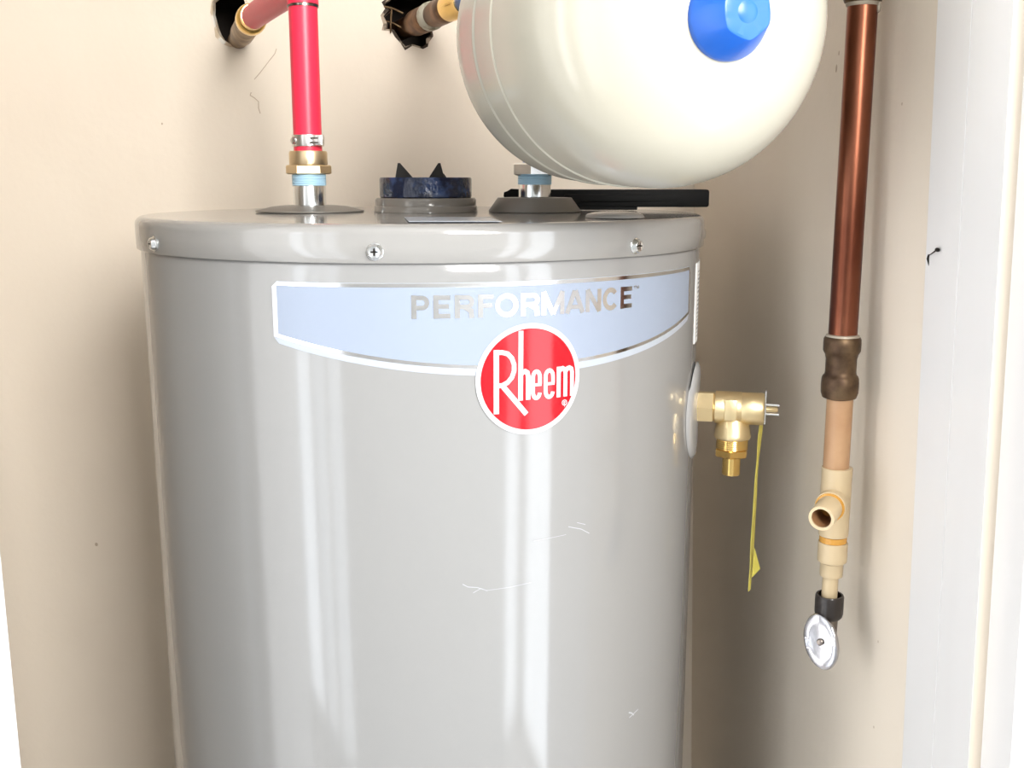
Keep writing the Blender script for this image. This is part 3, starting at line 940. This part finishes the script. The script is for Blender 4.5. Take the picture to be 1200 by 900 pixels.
link('reducer', L([(0.0060, -0.2812), (0.0088, -0.2810), (0.0090, -0.2800), (0.0091, -0.2705), (0.0098, -0.2695), (0.0114, -0.2685), (0.0115, -0.2670), (0.0115, -0.2535), (0.0112, -0.2526), (0.0098, -0.2524)], (PX2, PY, 0), n=36), M['ivory'], drop)
link('thin_pipe', L([(0.0062, -0.3020), (0.0062, -0.2800)], (PX2 - 0.0003, PY, 0), n=24), M['ivory'], drop)
link('compression_nut', L([(0.0060, -0.3175), (0.0090, -0.3170), (0.0106, -0.3150), (0.0112, -0.3120), (0.0112, -0.2985), (0.0106, -0.2972), (0.0092, -0.2972), (0.0086, -0.3030), (0.0055, -0.3040)], (PX2, PY, 0), n=36), M['rubber'], drop)
stop = link('stop_valve', L([(0.0050, -0.3480), (0.0072, -0.3460), (0.0076, -0.3200), (0.0066, -0.3150)], (PX2, PY + 0.0006, 0), n=24), M['darkchrome'], drop)
hd = V((-0.66, -0.74, 0.12)).normalized()
ho = V((PX2 + 0.002, PY, -0.3345))
link('stem', L([(0.0050, 0), (0.0050, 0.0105), (0.0040, 0.0125)], ho, hd, n=20), M['darkchrome'], stop)
HTILT = 17
# oval handle with a small centre screw
ha = hd
hs = V((0, 0, 1)) - ha * ha.z
hs.normalize()
hw = ha.cross(hs)
tlt = math.radians(HTILT)
h1 = hs * math.cos(tlt) + hw * math.sin(tlt)
h2 = hw * math.cos(tlt) - hs * math.sin(tlt)
bm = bmesh.new()
rows = []
N = 44
hc = ho + hd * 0.0125
for sc, h in ((0.30, -0.0010), (0.80, -0.0005), (0.96, 0.0010), (1.0, 0.0030), (0.97, 0.0045), (0.88, 0.0054), (0.60, 0.0050), (0.24, 0.0044)):
    rows.append([bm.verts.new(hc + ha * h + (h1 * math.cos(2 * PI * k / N) * 0.0224 + h2 * math.sin(2 * PI * k / N) * 0.0145) * sc * (1 + 0.006 * math.cos(12 * PI * k / N))) for k in range(N)])
for A, Bq in zip(rows, rows[1:]):
    for k in range(N):
        q = (k + 1) % N
        bm.faces.new((A[k], Bq[k], Bq[q], A[q]))
bm.faces.new(rows[0])
bm.faces.new(rows[-1])
hnd = link('handle', bm, M['chrome'], stop)
link('handle_screw', L([(0.0028, 0.0), (0.0028, 0.0012), (0.0020, 0.0020), (0.0, 0.0021)], hc + ha * 0.0045, ha, n=18), M['darkchrome'], hnd)

# small specks and dents in the wall paint
wr = bpy.data.objects['wall_right']
for root, (x, y, z), r in ((wall_back, (-0.5629, 1.36, -0.4547), 0.0022), (wall_back, (-0.4389, 1.36, 0.0992), 0.0012), (wr, (0.2676, 0.9033, 0.1204), 0.0026),
                           (wr, (0.2677, 0.8989, 0.1321), 0.0016), (wr, (0.2792, 0.7788, 0.0833), 0.0009), (wr, (0.2903, 0.7816, -0.3295), 0.0009), (wr, (0.2922, 0.7830, -0.4039), 0.0009)):
    bm = bmesh.new()
    thin = (0.0002, r, r * 1.3) if root is wr else (r, 0.0002, r * 1.2)
    bmesh.ops.create_uvsphere(bm, u_segments=10, v_segments=6, radius=1.0, matrix=Matrix.Translation((x, y, z)) @ Matrix.Diagonal((*thin, 1)))
    link('paint_chip', bm, M['crack'], root)

# ------------------------------------------------------------------ a bent wire end sticking out of the right jamb
bm = bmesh.new()
tube(bm, [(0.2822, 0.7155, -0.0270), (0.2810, 0.7155, -0.0222), (0.2813, 0.7150, -0.0195)], [0.0003, 0.0008, 0.0006], 8)
tube(bm, [(0.2812, 0.7150, -0.0197), (0.2806, 0.7110, -0.0193), (0.2806, 0.7060, -0.0175), (0.2806, 0.7020, -0.0160)], [0.0004, 0.0003, 0.0004, 0.0005], 8)
bmesh.ops.create_uvsphere(bm, u_segments=12, v_segments=8, radius=1.0, matrix=Matrix.Translation((0.2803, 0.6985, -0.0152)) @ Matrix.Diagonal((0.0012, 0.0034, 0.0014, 1)))
wire = link('wire_stub', bm, M['tooth'])
wire['label'] = 'tiny dark bent wire end with a round tip on the white right jamb'
wire['category'] = 'wire'
